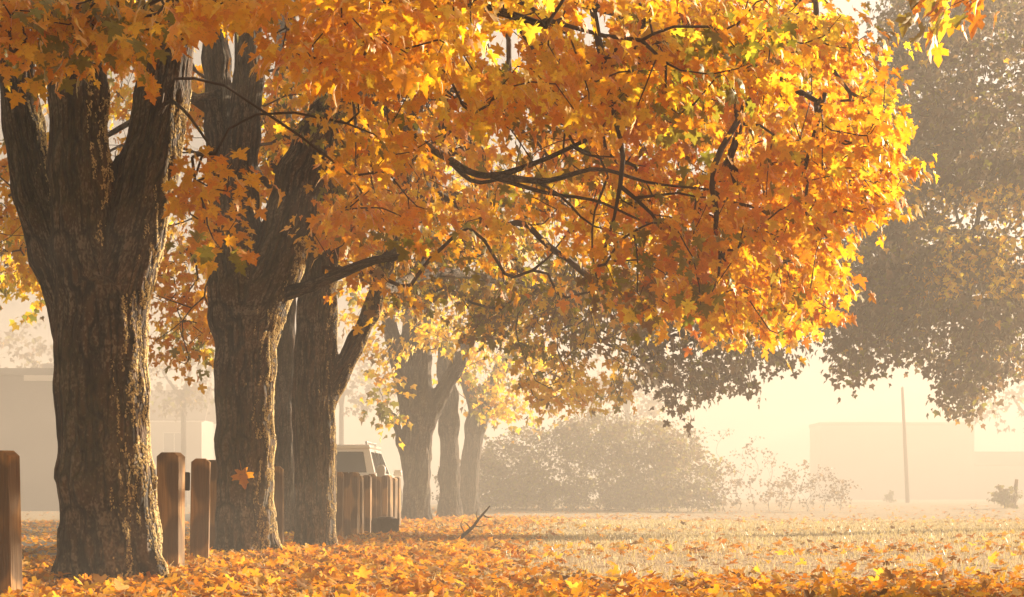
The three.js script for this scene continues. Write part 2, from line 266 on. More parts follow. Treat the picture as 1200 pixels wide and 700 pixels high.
/* spec: { bones, res, amp, blend, limbs: [[pts], r0, r1], blobs: [[x, y, rx, ry, dNear, dFar, sprays, leavesPerSpray?]], size, kind, dye(rng, p) , attach } */
function growTree(t, spec, seed) {
  const r = rng(seed), g = () => (r() + r() + r() - 1.5) / 1.5;
  if (spec.bones) part('trunk', woodBody(spec.bones, spec.res ?? 72, spec.amp ?? 0.02, spec.blend ?? 0.12), bark, t);
  if (spec.rim_light_moss) {                                        // moss and lichen flakes, kept pale on the right side to paint the sunlit rim
    const tr = t.children[t.children.length - 1].geometry, P = tr.attributes.position, N = tr.attributes.normal, q = rng(seed + 7), mp = [], mc = [], mi = [], list = [];
    const I = tr.index; for (let f = 0; f < I.count; f += 3) { const i = I.getX(f); if (N.getX(i) > 0.45 && P.getY(i) > 0.05 && P.getY(i) < spec.rim_light_moss[1] && N.getZ(i) > -0.6) list.push(f); }
    for (let c = 0; c < spec.rim_light_moss[0]; c++) {
      const f = list[Math.floor(q() * list.length)], b1 = Math.sqrt(q()), b2 = q(), A = [1 - b1, b1 * (1 - b2), b1 * b2], p = V(), n = V();
      for (let k = 0; k < 3; k++) { const i = I.getX(f + k); p.add(V(P.getX(i), P.getY(i), P.getZ(i)).multiplyScalar(A[k])); n.add(V(N.getX(i), N.getY(i), N.getZ(i)).multiplyScalar(A[k])); }
      n.normalize(); p.addScaledVector(n, 0.003);
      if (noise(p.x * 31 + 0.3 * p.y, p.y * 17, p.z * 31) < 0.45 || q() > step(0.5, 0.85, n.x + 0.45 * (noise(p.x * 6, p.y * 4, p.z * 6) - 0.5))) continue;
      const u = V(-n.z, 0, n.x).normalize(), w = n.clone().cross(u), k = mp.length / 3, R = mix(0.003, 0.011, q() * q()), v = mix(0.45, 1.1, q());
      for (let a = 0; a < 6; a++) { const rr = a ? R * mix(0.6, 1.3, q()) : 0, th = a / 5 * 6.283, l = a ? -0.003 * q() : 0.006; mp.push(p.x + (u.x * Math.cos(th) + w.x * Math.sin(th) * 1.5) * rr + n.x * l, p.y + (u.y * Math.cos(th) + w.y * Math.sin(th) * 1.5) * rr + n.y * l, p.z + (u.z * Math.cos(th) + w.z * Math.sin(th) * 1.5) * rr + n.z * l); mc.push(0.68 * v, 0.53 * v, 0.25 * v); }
      for (let a = 1; a < 6; a++) mi.push(k, k + a, k + (a % 5) + 1);
    }
    const mg = new THREE.BufferGeometry(); mg.setAttribute('position', new THREE.Float32BufferAttribute(mp, 3)); mg.setAttribute('color', new THREE.Float32BufferAttribute(mc, 3)); mg.setIndex(mi); mg.computeVertexNormals();
    tag(part('rim_light_moss', mg, rimLightMossMat, t), null, null, null, 'stuff');
  }
  const nodes = [];                                       // {p, parent, n, depth}
  const addNode = (p, parent) => { nodes.push({ p, parent, n: 0, depth: parent < 0 ? 0 : nodes[parent].depth + p.distanceTo(nodes[parent].p), r: 0 }); return nodes.length - 1; };
  for (const b of spec.bones ?? []) if (Math.max(b.a.y, b.b.y) > (spec.attachAbove ?? 2)) { const m = Math.ceil(b.a.distanceTo(b.b) / 0.25); for (let i = 0; i <= m; i++) { const p = b.a.clone().lerp(b.b, i / m); if (p.y > (spec.attachAbove ?? 2)) { const k = addNode(p, -1); nodes[k].depth = p.y * 0.3; } } }
  for (const [pts, r0, r1] of spec.limbs ?? []) {
    part('limb', limbGeo(pts, r0, r1), bark, t);
    const c = new THREE.CatmullRomCurve3(pts), m = Math.ceil(c.getLength() / 0.2); for (let i = 1; i <= m; i++) { const k = addNode(c.getPoint(i / m), -1); nodes[k].depth = 0.5 + 0.2 * i / m; nodes[k].limb = true; }
  }
  for (const p of spec.seeds ?? []) addNode(p, -1);
  // sprays
  const sprays = [];
  for (const [x, y, rx, ry, d0, d1, n, per] of spec.blobs) for (let i = 0; i < n * (spec.dens ?? 1); i++) {
    let a, b; do { a = r() * 2 - 1; b = r() * 2 - 1; } while (a * a + b * b > 1);
    const p = at(x + a * rx, y + b * ry, mix(d0, d1, r()));
    if (p.y < 0.25 || (sunLane(p) && r() < 0.95) || (!spec.even && noise(p.x * 1.25 + seed, p.y * 1.6, p.z * 1.0) < 0.33 && r() < 0.85)) continue;
    if (spec.gap && spec.gap.some(([gx, gy, gw, gh, gd, keep]) => ((600 - p.x * F / p.z - gx) / gw) ** 2 + ((HORIZON + (p.y - EYE) * F / p.z - gy) / gh) ** 2 < 1 && -p.z < gd && r() > keep)) continue;
    sprays.push({ p, per: per ?? spec.per ?? 13, d: 0 });
  }
  for (const [c, R, n] of spec.balls ?? []) for (let i = 0; i < n; i++) { const v = V(); do v.set(r() * 2 - 1, r() * 2 - 1, r() * 2 - 1); while (v.lengthSq() > 1); sprays.push({ p: v.multiplyScalar(R).add(c), per: spec.per ?? 13, d: 0 }); }
  const root = spec.root ?? nodes[0].p;
  for (const s of sprays) s.d = s.p.distanceTo(root);
  sprays.sort((a, b) => a.d - b.d);
  const leaves = [];
  const up = V(0, 1, 0);
  for (const s of sprays) {
    let best = -1, cost = 1e9;
    for (let i = 0; i < nodes.length; i++) { const q = nodes[i].p, dx = q.x - s.p.x, dy = q.y - s.p.y, dz = q.z - s.p.z, c = Math.sqrt(dx * dx + dy * dy + dz * dz) + 0.22 * nodes[i].depth; if (c < cost) { cost = c; best = i; } }
    const a = nodes[best].p.clone(), len = a.distanceTo(s.p), m = Math.max(2, Math.round(len / 0.22)); let k = best;
    const pd = nodes[best].parent >= 0 ? a.clone().sub(nodes[nodes[best].parent].p).normalize() : V(g(), 0.6, g()).normalize(), mid = a.clone().addScaledVector(pd, len * 0.45).add(V(g(), g() + 0.3, g()).multiplyScalar(len * 0.10));
    for (let i = 1; i <= m; i++) { const u = i / m, p = a.clone().lerp(mid, u).lerp(mid.clone().lerp(s.p, u), u).add(V(g(), g(), g()).multiplyScalar(i < m ? 0.025 : 0)); k = addNode(p, k); }
    s.node = k;
    for (let q = k; q >= 0; q = nodes[q].parent) nodes[q].n++;
    // leaves in a drooping layer round the twig end
    const dir = s.p.clone().sub(nodes[nodes[k].parent]?.p ?? a).normalize(); dir.y = dir.y * 0.4 - 0.15; dir.normalize();
    const side = dir.clone().cross(up).normalize(), R = spec.spread ?? 0.34;
    for (let i = 0; i < s.per; i++) {
      const t1 = mix(-0.9, 0.9, r()), t2 = g() * 0.9, p = s.p.clone().addScaledVector(dir, t1 * R).addScaledVector(side, t2 * R).add(V(0, g() * R * 0.55 - Math.abs(t2) * R * 0.25, 0));
      const ld = dir.clone().multiplyScalar(0.5 + 0.4 * r()).addScaledVector(side, Math.sign(t2) * (0.3 + 0.6 * r())).add(V(g() * 0.5, -0.55 - 0.7 * r(), g() * 0.5)).normalize();
      const nr = up.clone().multiplyScalar(0.7).addScaledVector(dir, 0.55).add(V(g(), g() * 0.8, g() + 0.15).multiplyScalar(0.9)).normalize();
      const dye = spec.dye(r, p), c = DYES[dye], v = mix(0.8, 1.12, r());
      leaves.push({ p, dir: ld, nrm: nr, s: spec.size * mix(0.55, 1.25, r()), w: mix(0.85, 1.12, r()), k: Math.floor(r() * 12), dye, c: [c[0] * v, c[1] * v * mix(0.85, 1.15, r()), c[2] * v] });
    }
  }
  // branchwork: limbs of note are parts, the fine twigs one mass
  const tw = newBuf();
  for (const n of nodes) { if (n.parent < 0) continue; n.r = 0.0028 * Math.pow(n.n, 0.52) + 0.0012; }
  for (const n of nodes) { if (n.parent < 0) continue; const q = nodes[n.parent], rb = n.r, ra = Math.min(q.parent < 0 ? n.r * 1.15 : q.r, n.r * 1.5); tubeInto(tw, q.p, n.p, ra, rb, spec.twigSeg ?? (rb > 0.012 ? 6 : 4)); }
  if (tw.t.length) tag(part('twigs', bufGeo(tw), twigMat, t), null, null, null, 'stuff');
  const o = { t, leaves, kind: spec.kind, singles: spec.singles ?? 0 };
  allLeaves.push(o);
  return o;
}
function finishLeaves() {
  const C = 9, W = Math.ceil(1200 / C), H = Math.ceil(700 / C), z = new Float32Array(W * H).fill(1e9);
  const cell = (l) => { const d = -l.p.z; if (d < 1) return -1; const x = 600 + l.p.x * F / d, y = HORIZON - (l.p.y - EYE) * F / d; if (x < 0 || y < 0 || x >= 1200 || y >= 700) return -1; return Math.floor(y / C) * W + Math.floor(x / C); };
  for (const o of allLeaves) for (const l of o.leaves) { l.cell = cell(l); if (l.cell >= 0 && -l.p.z < z[l.cell]) z[l.cell] = -l.p.z; }
  for (const o of allLeaves) {
    const pick = o.singles ? o.leaves.filter((l) => l.cell >= 0 && -l.p.z <= z[l.cell] + 0.02).sort((a, b) => b.s / -b.p.z - a.s / -a.p.z).slice(0, o.singles) : [];
    const taken = new Set(pick);
    for (const l of pick) { const m = part('leaf', leafGeos[o.kind][l.k], dyeMats[l.dye], o.t); m.matrix.copy(leafMatrix(l)); m.matrix.decompose(m.position, m.quaternion, m.scale); }
    const rest = o.leaves.filter((l) => !taken.has(l));
    if (rest.length) tag(part('crown', leafMass(rest, o.kind), leafStuff, o.t), null, null, null, 'stuff');
  }
}
const patch = (p, s, k) => noise(p.x * s + k, p.y * s, p.z * s + k * 3);
const orangeDye = (r, p) => { const n = patch(p, 0.9, 5), q = r(); const X = 600 - p.x * F / p.z, Y = HORIZON + (p.y - EYE) * F / p.z, deep = step(760, 420, X); if (Y > 270 && X > 420 && X < 770 && q < 0.5 * step(270, 330, Y)) return q < 0.25 ? 5 : 6; if (X < 200 && Y < 100 && n > 0.46 && q < 0.38) return 5; if (n > 0.76 && q < 0.5) return 5; if (n < 0.34 && q < 0.6 * (1 - 0.75 * deep)) return 2; if (q < 0.35 * deep) return 1; if (q > 1 - 0.35 * deep) return 0; return q < 0.36 ? 0 : q < 0.62 ? 3 : q < 0.80 ? 1 : q < 0.92 ? 2 : q < 0.97 ? 4 : 5; };  // olive and brown leaves low in the middle paint the crown's shadow pockets
const goldDye = (r, p) => { if (600 - p.x * F / p.z > 745 && p.z > -40 && HORIZON + (p.y - EYE) * F / p.z > 335) return brownDye(r, p); const n = patch(p, 0.8, 9), q = r(), X = 600 - p.x * F / p.z, Y = HORIZON + (p.y - EYE) * F / p.z; if (p.z > -36 && X > 430 && Y > 280 && Y < 420 && q < 0.45) return q < 0.22 ? 5 : 6; if (n > 0.64 && q < 0.65) return 5; return q < 0.4 ? 3 : q < 0.75 ? 2 : q < 0.92 ? 0 : 6; };  // brown lower clump and olive pockets paint the shade under the crown
const brownDye = (r, p) => { const n = patch(p, 0.6, 2), q = r(); const X = 600 - p.x * F / p.z, Y = HORIZON + (p.y - EYE) * F / p.z; if (X > 1060 && Y > 215 && Y < 350 && n > 0.42 && q < 0.6) return q < 0.3 ? 3 : 2; return q < 0.15 ? 5 : q < 0.40 ? 6 : q < 0.985 ? 7 : 3; };  // golden patch at mid height paints sunlit leaves on the hazy tree

// ------------------------------------------------------------------ the maples of the avenue
{ // the nearest maple: thick trunk that splits into three stems
  const d = U(0.0063), t = thing('maple_tree', null, 'thick dark maple trunk splitting into three stems, sunlit right edge, orange crown', 'tree', 'maples of the avenue');
  const bones = chainBones([
    [[133, 696, 58], [129, 640, 56], [123, 560, 54], [120, 460, 53], [119, 400, 53], [117, 360, 50]],
    [[100, 375, 38, 0.05], [66, 300, 28, 0.14], [42, 230, 24, 0.2], [28, 150, 22, 0.25], [14, 60, 21, 0.25], [-4, -60, 20, 0.25], [-30, -230, 17, 0.5]],
    [[112, 370, 42], [99, 290, 36, -0.05], [93, 200, 34, -0.10], [91, 110, 33, -0.08], [94, 30, 31], [100, -90, 28, 0.1], [108, -330, 22, 0.2]],
    [[130, 370, 42], [156, 280, 35, 0.02], [176, 190, 32, 0.05], [190, 110, 30, 0.05], [204, 30, 28, 0.05], [226, -60, 26, 0], [264, -180, 24, -0.2], [330, -330, 18, -0.4]],
  ], d);
  addRoots(bones, at(133, 682, d), 0.36, 5);
  const limbs = [
    [[at(205, 0, d), at(330, -50, d - 1), at(470, -20, d - 2.4), at(640, 30, d - 3.2)], 0.085, 0.02],
    [[at(215, -30, d), at(420, -60, d + 0.2), at(640, -10, d + 0.4), at(830, 50, d + 0.5), at(960, 120, d + 0.3)], 0.10, 0.018],
    [[at(180, 150, d), at(196, 120, d - 0.3), at(216, 130, d - 0.6), at(252, 180, d - 0.9)], 0.022, 0.008],
    [[at(92, 60, d - 0.3), at(80, -20, d - 1.2), at(60, -20, d - 2.2), at(50, 20, d - 2.8)], 0.05, 0.012],
    [[at(240, -100, d), at(500, -160, d + 1), at(760, -100, d + 1.8), at(960, 0, d + 2)], 0.09, 0.018],
  ];
  growTree(t, { bones, res: 112, amp: 0.022, blend: 0.07, rim_light_moss: [22000, 3.6], limbs, root: at(150, 100, d), size: 0.094, dens: 2.4, kind: 'fine', singles: 300, gap: [[650, 205, 185, 66, 15.2, 0.05], [470, 112, 80, 26, 19, 0.1], [310, 200, 60, 130, 40, 0.15], ...GLINTS], dye: orangeDye, spread: 0.30, per: 13,
    blobs: [
      [70, 22, 125, 46, U(0.0046), U(0.0057), 46], [420, 20, 200, 62, U(0.0042), U(0.0062), 95], [640, 60, 270, 85, U(0.0052), U(0.0076), 120],
      [700, 120, 300, 130, U(0.0058), U(0.0085), 150], [880, 150, 165, 150, U(0.006), U(0.0085), 140], [960, 110, 85, 120, U(0.006), U(0.008), 40], [1000, 205, 62, 45, U(0.0062), U(0.0076), 20],
      [830, 290, 150, 90, U(0.006), U(0.0085), 92], [900, 330, 90, 60, U(0.0062), U(0.008), 34], [258, 228, 44, 58, U(0.0054), U(0.006), 15], [455, 225, 70, 60, U(0.0062), U(0.0085), 26], [620, 200, 180, 80, U(0.0068), U(0.0085), 26],
      [300, 30, 70, 42, U(0.0052), U(0.0066), 16], [500, -80, 560, 70, U(0.0045), U(0.0085), 60],
      [80, -110, 300, 80, U(0.005), U(0.008), 34],
    ] }, 101);
}
{ // second maple
  const d = U(0.0086), t = thing('maple_tree', null, 'maple with two upright stems and a stubby limb, beside the thick three-stemmed maple', 'tree', 'maples of the avenue');
  const bones = chainBones([
    [[289, 668, 35], [288, 610, 34], [287, 520, 34], [287, 430, 35], [290, 380, 37]],
    [[280, 370, 36], [274, 300, 30], [277, 230, 24], [286, 160, 19], [292, 95, 17], [291, 10, 16], [296, -120, 13]],
    [[272, 300, 24, 0.1], [262, 230, 18, 0.15], [257, 150, 16, 0.2], [252, 70, 15, 0.2], [244, -80, 13, 0.2]],
    [[300, 370, 34], [325, 310, 29], [341, 250, 27], [352, 205, 26], [366, 172, 22], [384, 120, 16, 0.1], [402, 60, 14, 0.3], [430, -60, 11, 0.6]],
  ], d);
  addRoots(bones, at(289, 657, d), 0.29, 8);
  const limbs = [
    [[at(378, 135, d), at(410, 112, d - 0.3), at(470, 112, d - 0.5), at(545, 120, d - 0.7)], 0.055, 0.012],
    [[at(330, 345, d), at(365, 335, d - 0.4), at(400, 320, d - 0.7), at(440, 305, d - 0.9), at(480, 300, d - 1.1)], 0.085, 0.03],
    [[at(392, 95, d), at(450, 130, d - 1.5), at(515, 180, d - 3.4), at(575, 206, d - 4.2), at(630, 190, d - 4.3), at(700, 158, d - 4.4)], 0.05, 0.015],
    [[at(575, 205, d - 4.2), at(640, 212, d - 4.2), at(700, 198, d - 4.1), at(760, 214, d - 4), at(830, 222, d - 3.8)], 0.03, 0.007],
    [[at(575, 207, d - 4.2), at(640, 226, d - 4.2), at(700, 236, d - 4.1), at(760, 262, d - 4), at(810, 272, d - 3.8)], 0.02, 0.005],
    [[at(515, 178, d - 3.3), at(530, 192, d - 3.7), at(560, 214, d - 4.1), at(600, 206, d - 4.2)], 0.026, 0.014],
    [[at(628, 212, d - 4.2), at(660, 232, d - 4.3), at(690, 262, d - 4.3), at(735, 276, d - 4.2)], 0.014, 0.005],
    [[at(668, 170, d - 4.4), at(690, 182, d - 4.4), at(720, 184, d - 4.4)], 0.012, 0.006],
    [[at(255, 110, d), at(180, 130, d + 0.6), at(90, 180, d + 1.0), at(10, 230, d + 1.2)], 0.05, 0.015],
  ];
  growTree(t, { bones, res: 96, amp: 0.02, blend: 0.08, rim_light_moss: [18000, 3.2], limbs, root: at(300, 200, d), size: 0.098, dens: 2.1, kind: 'mid', singles: 300, gap: [[650, 205, 180, 62, 16.2, 0.08], [470, 112, 80, 26, 19, 0.1], [305, 200, 70, 130, 20, 0.1], ...GLINTS], dye: orangeDye, spread: 0.34, per: 13, attachAbove: 3,
    blobs: [
      [350, 110, 170, 110, U(0.0092), U(0.0115), 70], [400, 150, 60, 60, U(0.0082), U(0.009), 14], [300, 230, 90, 90, U(0.0092), U(0.011), 24], [600, 60, 420, 110, U(0.009), U(0.0118), 190], [480, 240, 120, 90, U(0.0085), U(0.0105), 60],
      [680, 280, 170, 66, U(0.0085), U(0.0115), 60], [800, 240, 180, 120, U(0.009), U(0.0115), 110], [860, 340, 110, 62, U(0.0088), U(0.0112), 60], [900, 140, 120, 120, U(0.009), U(0.0115), 60],
      [212, 350, 42, 80, U(0.0094), U(0.0105), 24], [20, 230, 62, 95, U(0.0092), U(0.0115), 50], [190, 120, 60, 70, U(0.0095), U(0.011), 26], [410, 270, 50, 50, U(0.0082), U(0.009), 20], [450, -90, 700, 90, U(0.008), U(0.012), 60],
      [430, 335, 40, 24, U(0.0083), U(0.0089), 7], [330, 110, 150, 100, U(0.0098), U(0.0118), 46],
    ] }, 202);
}
{ // third maple
  const d = U(0.0094), t = thing('maple_tree', null, 'slimmer maple with one leaning right limb, standing close behind the two-stemmed maple', 'tree', 'maples of the avenue');
  const bones = chainBones([
    [[369, 656, 26], [369, 600, 24], [368, 500, 24], [369, 420, 24], [372, 360, 23]],
    [[372, 370, 23], [377, 300, 20], [386, 220, 18], [396, 120, 15], [404, 0, 13], [410, -120, 10]],
    [[384, 468, 12], [400, 436, 11], [416, 406, 11], [434, 366, 10], [454, 310, 9], [470, 220, 10, 0.2], [490, 120, 8, 0.4]],
  ], d);
  addRoots(bones, at(369, 648, d), 0.24, 12);
  const limbs = [
    [[at(440, 345, d), at(510, 320, d + 1.6), at(590, 330, d + 3.6), at(680, 345, d + 5.4), at(760, 370, d + 7), at(830, 400, d + 8.4)], 0.075, 0.016],
    [[at(470, 230, d), at(600, 240, d + 2.6), at(740, 290, d + 5.4), at(860, 350, d + 8)], 0.07, 0.014],
  ];
  growTree(t, { bones, res: 84, amp: 0.024, blend: 0.05, rim_light_moss: [8000, 3.2], limbs, root: at(400, 300, d), size: 0.11, dens: 1.5, gap: GLINTS, kind: 'mid', singles: 300, dye: goldDye, spread: 0.36, per: 13, attachAbove: 3,
    blobs: [
      [570, 325, 120, 42, U(0.0115), U(0.015), 60], [690, 400, 90, 75, U(0.0115), U(0.0145), 66], [650, 330, 200, 60, U(0.0118), U(0.0155), 80], [842, 404, 90, 54, U(0.0125), U(0.0155), 92], [800, 445, 34, 30, U(0.0125), U(0.0135), 7],
      [650, 460, 34, 24, U(0.0115), U(0.0125), 10], [600, 378, 60, 30, U(0.0115), U(0.0135), 24], [218, 395, 36, 46, U(0.0118), U(0.013), 14], [30, 290, 50, 50, U(0.0118), U(0.0135), 20], [450, 100, 420, 200, U(0.0115), U(0.015), 150], [790, 470, 12, 10, U(0.0125), U(0.013), 2],
    ] }, 303);
}
{ // the trunk half hidden behind the second maple
  const d = U(0.0135), t = thing('maple_tree', null, 'straight maple trunk mostly hidden behind the two-stemmed maple', 'tree', 'maples of the avenue');
  const bones = chainBones([[[330, 636, 19], [330, 560, 17], [330, 450, 16], [330, 360, 16], [331, 240, 15], [334, 100, 13], [336, -20, 11]]], d);
  addRoots(bones, at(326, 628, d), 0.28, 14);
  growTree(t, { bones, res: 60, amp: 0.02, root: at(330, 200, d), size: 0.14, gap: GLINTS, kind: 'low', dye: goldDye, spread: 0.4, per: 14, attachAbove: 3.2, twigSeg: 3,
    blobs: [[250, 210, 200, 120, U(0.013), U(0.016), 90], [430, 250, 110, 110, U(0.0128), U(0.0155), 40], [214, 400, 36, 30, U(0.0132), U(0.0142), 9], [40, 300, 60, 70, U(0.013), U(0.0155), 24], [300, 60, 300, 120, U(0.012), U(0.016), 60]] }, 404);
}
{ // the maple at the end of the posts
  const d = U(0.0206), t = thing('maple_tree', null, 'hazy broad maple with spreading stems at the end of the post row', 'tree', 'maples of the avenue');
  const bones = chainBones([
    [[487, 618, 18], [488, 580, 16], [490, 530, 16], [491, 490, 18], [490, 470, 18]],
    [[484, 485, 15], [472, 440, 11], [461, 400, 9], [450, 350, 8], [436, 280, 6]], [[491, 480, 16], [494, 420, 11], [496, 360, 9], [500, 290, 8], [504, 200, 6]],
    [[499, 495, 13], [518, 460, 9], [535, 430, 8.5], [550, 396, 8], [568, 350, 7], [584, 280, 6]], [[482, 560, 8], [470, 520, 5], [462, 490, 3.5], [452, 478, 2]],
    [[488, 475, 13], [481, 420, 9], [478, 360, 7], [474, 280, 6]],
  ], d);
  addRoots(bones, at(487, 613, d), 0.36, 16);
  growTree(t, { bones, res: 84, amp: 0.03, blend: 0.08, root: at(490, 400, d), size: 0.15, kind: 'low', dye: goldDye, spread: 0.5, per: 15, attachAbove: 3.6, twigSeg: 3,
    blobs: [[450, 425, 34, 36, U(0.0182), U(0.02), 16], [505, 375, 80, 22, U(0.019), U(0.0205), 22], [450, 488, 14, 14, U(0.0187), U(0.0192), 5], [500, 300, 160, 110, U(0.0165), U(0.0215), 130], [500, 190, 180, 90, U(0.0165), U(0.0215), 80], [580, 400, 60, 30, U(0.0185), U(0.021), 20]] }, 505);
}
for (const [k, x, y0, lean, sd, lab] of [[0.0235, 527, 604, -4, 21, 'faint slender maple trunk just beyond the broad maple, in thick haze'], [0.0265, 549, 602, 40, 23, 'faint maple leaning away from the post row, last of the avenue']]) {
  const d = U(k), t = thing('maple_tree', null, lab, 'tree', 'maples of the avenue');
  const bones = chainBones([[[x, y0 + 6, 13], [x, 560, 11], [x + lean * 0.2, 500, 11], [x + lean * 0.5, 465, 11], [x + lean, 430, 7], [x + lean * 1.6, 380, 5]], [[x + lean * 0.3, 490, 8], [x - 6, 440, 6], [x - 10, 380, 5]]], d);
  addRoots(bones, at(x, y0, d), 0.3, sd);
  growTree(t, { bones, res: 48, amp: 0.03, blend: 0.2, root: at(x, 430, d), size: 0.16, kind: 'low', dye: goldDye, spread: 0.6, per: 15, attachAbove: 3.5, twigSeg: 3,
    blobs: [[x + 50, 430, 75, 36, d - 2, d + 3, 38], [x + 60, 470, 46, 26, d - 1, d + 2, 16], [x + 20, 330, 110, 80, d - 3, d + 4, 80]] }, 600 + sd);
}
{ // big tree in the haze on the right; its trunk stands outside the frame
  const d = U(0.0165), t = thing('broadleaf_tree', null, 'tall greyish brown tree in haze at the edge of the field, drooping lower boughs', 'tree');
  const bones = chainBones([[[1335, 626, 26], [1335, 560, 22], [1332, 440, 21], [1328, 340, 20], [1322, 200, 16], [1316, 60, 12], [1310, -60, 9]], [[1330, 380, 14], [1280, 310, 10], [1210, 240, 8], [1150, 200, 5]], [[1328, 330, 13], [1290, 200, 10], [1230, 90, 8], [1180, 20, 5]]], d);
  addRoots(bones, at(1335, 619, d), 0.42, 31);
  growTree(t, { bones, res: 72, amp: 0.03, blend: 0.2, root: at(1320, 200, d), size: 0.115, dens: 1.9, kind: 'low', singles: 0, dye: brownDye, spread: 0.5, per: 18, attachAbove: 2.5, twigSeg: 3,
    blobs: [[1150, 110, 130, 130, U(0.0145), U(0.0185), 330], [1210, 250, 190, 130, U(0.0145), U(0.0185), 380], [1110, 350, 105, 70, U(0.015), U(0.018), 200], [1060, 300, 62, 70, U(0.015), U(0.0175), 100], [1012, 390, 50, 52, U(0.0152), U(0.017), 50], [1005, 315, 46, 66, U(0.0155), U(0.0172), 46], [1130, 440, 34, 44, U(0.0155), U(0.0168), 44], [1085, 80, 60, 120, U(0.015), U(0.018), 120], [1330, 190, 130, 190, U(0.0145), U(0.0185), 110], [1170, 0, 140, 30, U(0.015), U(0.018), 40], [1190, 400, 40, 40, U(0.0155), U(0.0175), 24]] }, 700);
}
// three more maples outside the frame: one behind the camera in the same row, two added at the right to shade the near haze
for (const [x, z, sd, h, lab] of [[-3.7, 1.6, 41, 7.5, 'maple opening the avenue row, standing before the lone wooden post'], [12.4, -15.6, 43, 9, 'added orange maple shading the haze across the lawn, one leafy bough reaching far out'], [10.2, -8.2, 45, 8, 'added unseen orange maple across the lawn, put there to shade the near haze']]) {
  const t = thing('maple_tree', null, lab, 'tree', 'maples of the avenue'), q = (a, b, c) => V(x + a, b, z + c);
  const bones = [{ a: q(0, -0.1, 0), b: q(0.05, 2.2, 0), ra: 0.36, rb: 0.31 }, { a: q(0.05, 2.2, 0), b: q(0.5, h * 0.8, 0.3), ra: 0.27, rb: 0.1 }, { a: q(0, 2.1, 0), b: q(-0.8, h * 0.75, -0.5), ra: 0.24, rb: 0.09 }];
  addRoots(bones, q(0, 0, 0), 0.33, sd);
  const r = rng(sd * 9), blobs = [], toPx = (p, rad, n) => { const d = -p.z; return [p, rad, n]; };
  const spheres = []; for (let i = 0; i < 9; i++) { const a = i / 9 * Math.PI * 2 + r(); const R = mix(2.2, 3.6, r()); spheres.push([q(Math.cos(a) * R, mix(2.9, h - 2, r()), Math.sin(a) * R), 1.9]); }
  spheres.push([q(0, h - 1.6, 0), 1.8]);
  const limbs = sd === 43 ? [[[q(0.4, 4.4, 0.2), q(-3, 4.9, 0.1), q(-6, 4.7, 0), at(1150, -10, 15.5)], 0.07, 0.012]] : [];
  growTree(t, { bones, limbs, res: 48, amp: 0.03, blend: 0.2, root: q(0, 3, 0), size: 0.17, even: true, kind: sd === 43 ? 'mid' : 'low', singles: sd === 43 ? 40 : 0, dye: orangeDye, spread: 0.42, per: 14, attachAbove: 2.2, twigSeg: 3, balls: spheres.map(([p, R]) => [p, R, 62]),
    blobs: sd === 43 ? [[1118, -6, 28, 14, 15.2, 15.9, 6, 10]] : [] }, 800 + sd);
}
// far trees, almost lost in the haze
for (const [x, y, rx, ry, d, n, sd, lab] of [[1215, 470, 80, 52, 118, 46, 51, 'thin far tree behind the low pale building, nearly lost in haze'], [735, 450, 60, 42, 120, 44, 53, 'rounded far tree showing pale above the thicket'], [60, 418, 95, 46, 110, 60, 55, 'pale far tree rising above the flat-roofed grey house'], [215, 440, 70, 44, 118, 50, 57, 'pale far tree beside the gabled house across the road'], [400, 440, 80, 44, 120, 50, 59, 'far hazy tree behind the parked car']]) {
  const b = at(x, HORIZON, d); b.y = groundY(b.x, b.z);
  const t = thing('far_tree', null, lab, 'tree', 'far trees in the haze');
  const bones = [{ a: V(b.x, b.y - 0.1, b.z), b: at(x, y + ry * 0.6, d), ra: 0.2, rb: 0.14 }, { a: at(x, y + ry * 0.6, d), b: at(x + rx * 0.15, y - ry * 0.4, d), ra: 0.2, rb: 0.07 }, { a: at(x, y + ry * 0.7, d), b: at(x - rx * 0.4, y - ry * 0.2, d), ra: 0.15, rb: 0.06 }, { a: at(x, y + ry * 0.5, d), b: at(x + rx * 0.5, y, d), ra: 0.13, rb: 0.05 }];
  growTree(t, { bones, res: 32, amp: 0.02, blend: 0.15, root: at(x, y, d), size: 0.30, kind: 'low', dye: brownDye, spread: 1.0, per: 15, attachAbove: b.y + 1.2, twigSeg: 3, blobs: [[x, y, rx, ry, d - 2.5, d + 2.5, n], [x + rx * 0.3, y + ry * 0.5, rx * 0.6, ry * 0.4, d - 1.5, d + 1.5, n >> 2]] }, 900 + sd);
}
{ // thicket at the far side of the field
  const t = thing('thicket', null, 'wide mound of tangled shrubs in haze at the far side of the field', 'bushes'), r = rng(61), seeds = [];
  for (let i = 0; i < 60; i++) { const p = at(mix(522, 850, r()), HORIZON, mix(69, 76, r())); p.y = groundY(p.x, p.z); seeds.push(p); }
  growTree(t, { even: true, seeds, root: at(690, 600, 72), size: 0.12, dens: 1.3, kind: 'low', dye: (q) => (q() < 0.3 ? 5 : q() < 0.3 ? 6 : 7), spread: 0.5, per: 24, twigSeg: 3,
    blobs: [[690, 546, 140, 52, 69, 77, 380], [715, 512, 85, 30, 70, 76, 110], [580, 566, 62, 32, 69, 75, 110], [790, 550, 62, 44, 69, 77, 130], [640, 580, 125, 16, 68, 72, 110], [780, 582, 75, 16, 68, 72, 80], [720, 508, 70, 16, 71, 75, 34, 9], [790, 508, 45, 20, 71, 75, 16, 5], [650, 526, 60, 18, 71, 75, 22, 9], [560, 545, 30, 16, 71, 74, 12, 8], [740, 490, 80, 12, 71, 75, 12, 3]] }, 661);
}
